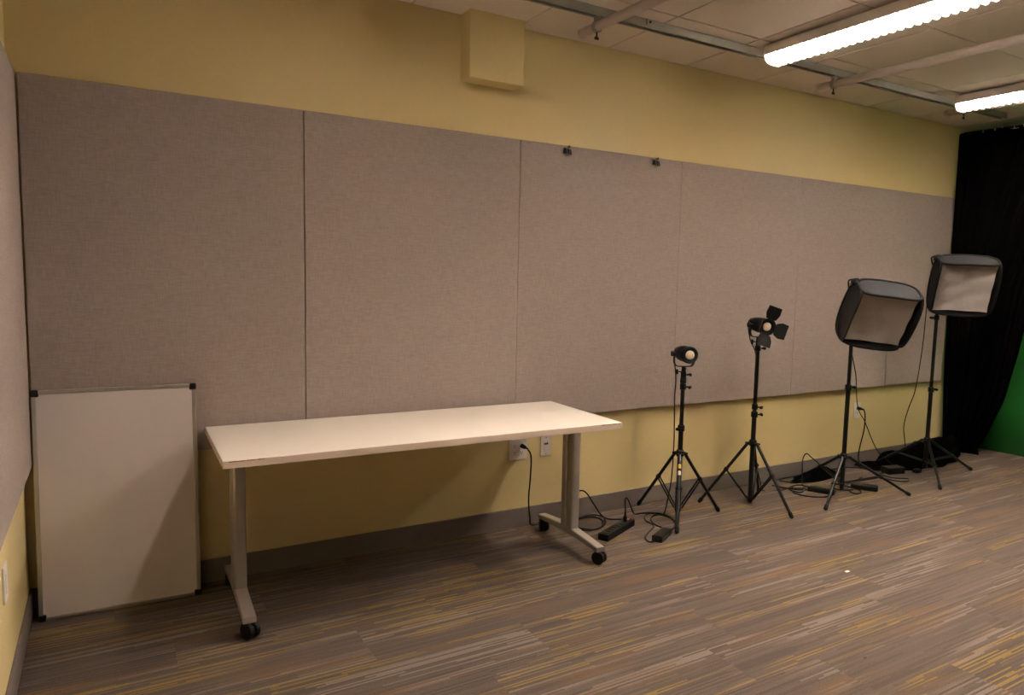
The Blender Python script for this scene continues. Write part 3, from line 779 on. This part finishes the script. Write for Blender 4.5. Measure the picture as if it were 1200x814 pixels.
o = obj('cable_plug', box(BM(), (5.655, -0.385, 0.0005), (5.715, -0.340, 0.030), 0.009, 2), RUBBER); tag(rebase(o), 'small black plug lying on the carpet near the far right stand', 'plug')
# low black bag against the wall
def bag(u, v):
    a = u*2*math.pi; s = math.sin(v*math.pi/2)
    r = 1-0.12*math.sin(3*a)-0.08*math.sin(5*a+1)
    z = 0.075*(1-s**2.2)*(0.75+0.3*math.sin(a*2+0.5)+0.2*math.sin(7*a)*s)
    return Vector((4.830+0.27*s*r*math.cos(a)+0.06*(1-s), min(-0.016, -0.105+0.088*s*r*math.sin(a)), max(0.002, z)))
o = obj('cable_bag', grid_mesh(bag, 40, 12), BLACKCLOTH, smooth=True)
tag(rebase(o), 'flat black cloth bag on the carpet against the wall, behind the larger softbox stand', 'bag')

def cord(pts, r, lab, extra=None, cat='cord', sub=7, plug=None):
    P_ = []
    for i, p in enumerate(pts):
        p = Vector(p); p.y = min(p.y, -0.018)
        if p.z < 0.012 : p.z = r + 0.001 + (0.0035 if i % 3 == 1 else 0.0)
        P_.append(p)
    bm = BM(); tube(bm, smooth_path(P_, sub), r, 8)
    for v in bm.verts: v.co.z = max(v.co.z, 0.0006)
    o = obj('extension_cord' if r > 0.0043 else ('adapter_cable' if cat == 'cord' else 'lamp_cable'), bm, CABLE, smooth=True)
    tag(rebase(o), lab, 'cord')
    for (c, d, rr) in (plug or []):
        bm = BM(); d = Vector(d).normalized(); c = Vector(c)-o.location
        cyl(bm, tuple(c), tuple(c+d*0.030), rr, rr*0.8, n=10); cyl(bm, tuple(c+d*0.030), tuple(c+d*0.055), rr*0.55, rr*0.35, n=8)
        obj('plug', bm, RUBBER, o)
    return o
cord([(2.346, -0.045, 0.4725), (2.357, -0.055, 0.462), (2.379, -0.058, 0.415), (2.379, -0.055, 0.291), (2.374, -0.050, 0.166), (2.385, -0.050, 0.06), (2.41, -0.040, 0.007),
      (2.549, -0.028, 0.008), (2.68, -0.061, 0.008), (2.82, -0.046, 0.008), (2.86, -0.12, 0.008), (2.80, -0.215, 0.008), (2.70, -0.262, 0.008), (2.621, -0.215, 0.008), (2.612, -0.12, 0.008), (2.700, -0.072, 0.008), (2.80, -0.088, 0.008),
      (2.824, -0.155, 0.008), (2.75, -0.245, 0.008), (2.64, -0.262, 0.008), (2.585, -0.20, 0.02), (2.59, -0.165, 0.13), (2.62, -0.16, 0.198), (2.659, -0.17, 0.212), (2.692, -0.18, 0.190), (2.735, -0.19, 0.125), (2.84, -0.16, 0.02), (2.95, -0.20, 0.008), (2.955, -0.255, 0.015), (2.938, -0.277, 0.02)], 0.0045,
     'thick black power cord from the double outlet, coiled behind the table leg', plug=[((2.346, -0.0090, 0.4725), (0.1, -1, -0.12), 0.0135)])
cord([(2.872, -0.308, 0.085), (2.868, -0.310, 0.125), (2.866, -0.311, 0.165), (2.876, -0.308, 0.178), (2.90, -0.30, 0.155), (2.985, -0.24, 0.06), (3.05, -0.19, 0.02), (3.116, -0.169, 0.006), (3.19, -0.185, 0.006), (3.225, -0.232, 0.006), (3.222, -0.292, 0.006), (3.185, -0.386, 0.006), (3.103, -0.454, 0.006), (3.055, -0.414, 0.006), (3.069, -0.325, 0.006), (3.121, -0.25, 0.006), (3.18, -0.232, 0.006), (3.215, -0.255, 0.006), (3.22, -0.335, 0.006), (3.17, -0.42, 0.006), (3.075, -0.470, 0.006), (3.032, -0.488, 0.012)], 0.0038,
     'thin black cord from the power strip to the brick by the first stand', plug=[((2.872, -0.308, 0.0405), (0, 0, 1), 0.0125)])
cord([(2.872, -0.560, 0.010), (2.840, -0.556, 0.006), (2.875, -0.485, 0.006), (2.96, -0.425, 0.006), (3.034, -0.372, 0.006), (3.06, -0.27, 0.006), (3.135, -0.187, 0.006), (3.204, -0.205, 0.006), (3.245, -0.225, 0.006), (3.237, -0.262, 0.109), (3.251, -0.272, 0.24), (3.259, -0.272, 0.465), (3.245, -0.276, 0.711), (3.252, -0.272, 0.839), (3.258, -0.250, 0.935), (3.278, -0.216, 0.990)], 0.0032,
     'thin black cable hanging from the plain spotlight beside its stand', cat='cable')
cord([(3.875, -0.246, 1.150), (3.885, -0.262, 1.06), (3.908, -0.296, 0.95), (3.915, -0.300, 0.667), (3.918, -0.300, 0.47), (3.945, -0.275, 0.385), (3.99, -0.27, 0.245), (4.06, -0.25, 0.12), (4.20, -0.17, 0.010), (4.316, -0.217, 0.006), (4.405, -0.216, 0.006), (4.47, -0.24, 0.006), (4.495, -0.285, 0.015)], 0.0032,
     'thin black cable running down the middle stand from the barn door spotlight', cat='cable')
cord([(4.90, -0.12, 0.06), (4.84, -0.110, 0.115), (4.781, -0.105, 0.155), (4.716, -0.105, 0.195), (4.672, -0.11, 0.165), (4.632, -0.14, 0.094), (4.60, -0.17, 0.006), (4.474, -0.285, 0.006), (4.393, -0.310, 0.006), (4.390, -0.222, 0.006), (4.486, -0.187, 0.006), (4.560, -0.206, 0.006), (4.53, -0.30, 0.006), (4.42, -0.26, 0.006), (4.38, -0.15, 0.006)], 0.0042,
     'black cord arching up from the black bag and coiling left of the softbox stand')
cord([(4.80, -0.10, 0.05), (4.686, -0.03, 0.006), (4.575, -0.022, 0.006), (4.518, -0.036, 0.006), (4.507, -0.079, 0.006), (4.559, -0.129, 0.006), (4.66, -0.12, 0.006), (4.72, -0.06, 0.02), (4.70, -0.030, 0.006)], 0.0042,
     'black cord loop on the carpet at the left end of the black bag')
cord([(4.36, -0.106, 0.006), (4.375, -0.201, 0.006), (4.45, -0.215, 0.006), (4.358, -0.282, 0.006), (4.337, -0.347, 0.006), (4.381, -0.41, 0.006), (4.47, -0.455, 0.006), (4.565, -0.452, 0.012)], 0.0042,
     'black cord curving along the carpet into the brick left of the softbox stand')
cord([(4.922, -0.360, 0.010), (4.943, -0.316, 0.006), (4.815, -0.371, 0.006), (4.723, -0.480, 0.006), (4.748, -0.515, 0.006), (4.826, -0.464, 0.006), (4.829, -0.366, 0.006), (4.794, -0.296, 0.006), (4.731, -0.321, 0.006), (4.703, -0.389, 0.006), (4.78, -0.44, 0.006), (4.86, -0.38, 0.006), (5.019, -0.304, 0.006), (5.16, -0.26, 0.006)], 0.0042,
     'bundled black cord at the foot of the larger softbox stand')
cord([(5.425, -0.045, 0.4640), (5.435, -0.058, 0.455), (5.452, -0.060, 0.40), (5.453, -0.058, 0.30), (5.420, -0.055, 0.17), (5.415, -0.050, 0.09), (5.45, -0.040, 0.035), (5.50, -0.035, 0.012), (5.56, -0.16, 0.008), (5.53, -0.245, 0.02)], 0.0045,
     'thick black cord dropping from the single outlet to the floor', plug=[((5.425, -0.0090, 0.4640), (0.1, -1, -0.12), 0.0135)])
cord([(4.70, -0.44, 1.25), (4.79, -0.34, 1.10), (5.00, -0.22, 0.93), (5.092, -0.20, 0.762), (5.136, -0.20, 0.532), (5.316, -0.15, 0.389), (5.47, -0.12, 0.224), (5.54, -0.14, 0.12), (5.56, -0.20, 0.075), (5.545, -0.255, 0.045)], 0.0032,
     'thin black cable hanging from the larger softbox down towards the curtain hem', cat='cable')
cord([(5.70, -0.345, 1.478), (5.69, -0.34, 1.36), (5.675, -0.345, 1.16), (5.654, -0.35, 0.955), (5.607, -0.35, 0.658), (5.570, -0.33, 0.51), (5.66, -0.25, 0.352), (5.80, -0.18, 0.22), (5.86, -0.16, 0.12)], 0.0032,
     'thin black cable hanging in a slack line from the far right softbox', cat='cable')
cord([(5.10, -0.022, 0.006), (5.227, -0.022, 0.006), (5.314, -0.03, 0.006), (5.39, -0.10, 0.006), (5.38, -0.19, 0.006), (5.36, -0.256, 0.006), (5.352, -0.376, 0.006), (5.420, -0.449, 0.006), (5.359, -0.482, 0.006), (5.300, -0.447, 0.006), (5.272, -0.378, 0.006), (5.33, -0.28, 0.006), (5.425, -0.268, 0.012)], 0.0042,
     'long black cord looping on the carpet right of the larger softbox stand')

# specks on the carpet
o = obj('paper_scrap', box(BM(), (3.46, -1.316, 0.0005), (3.484, -1.304, 0.004), 0.001), STICK); tag(rebase(o), 'tiny white scrap on the open carpet at right', 'scrap')
o = obj('carpet_speck', ball(BM(), (2.79, -1.86, 0.003), 0.011, (1, 0.5, 0.25), 1), SLOT); tag(rebase(o), 'tiny dark speck on the carpet near the photo bottom', 'speck')
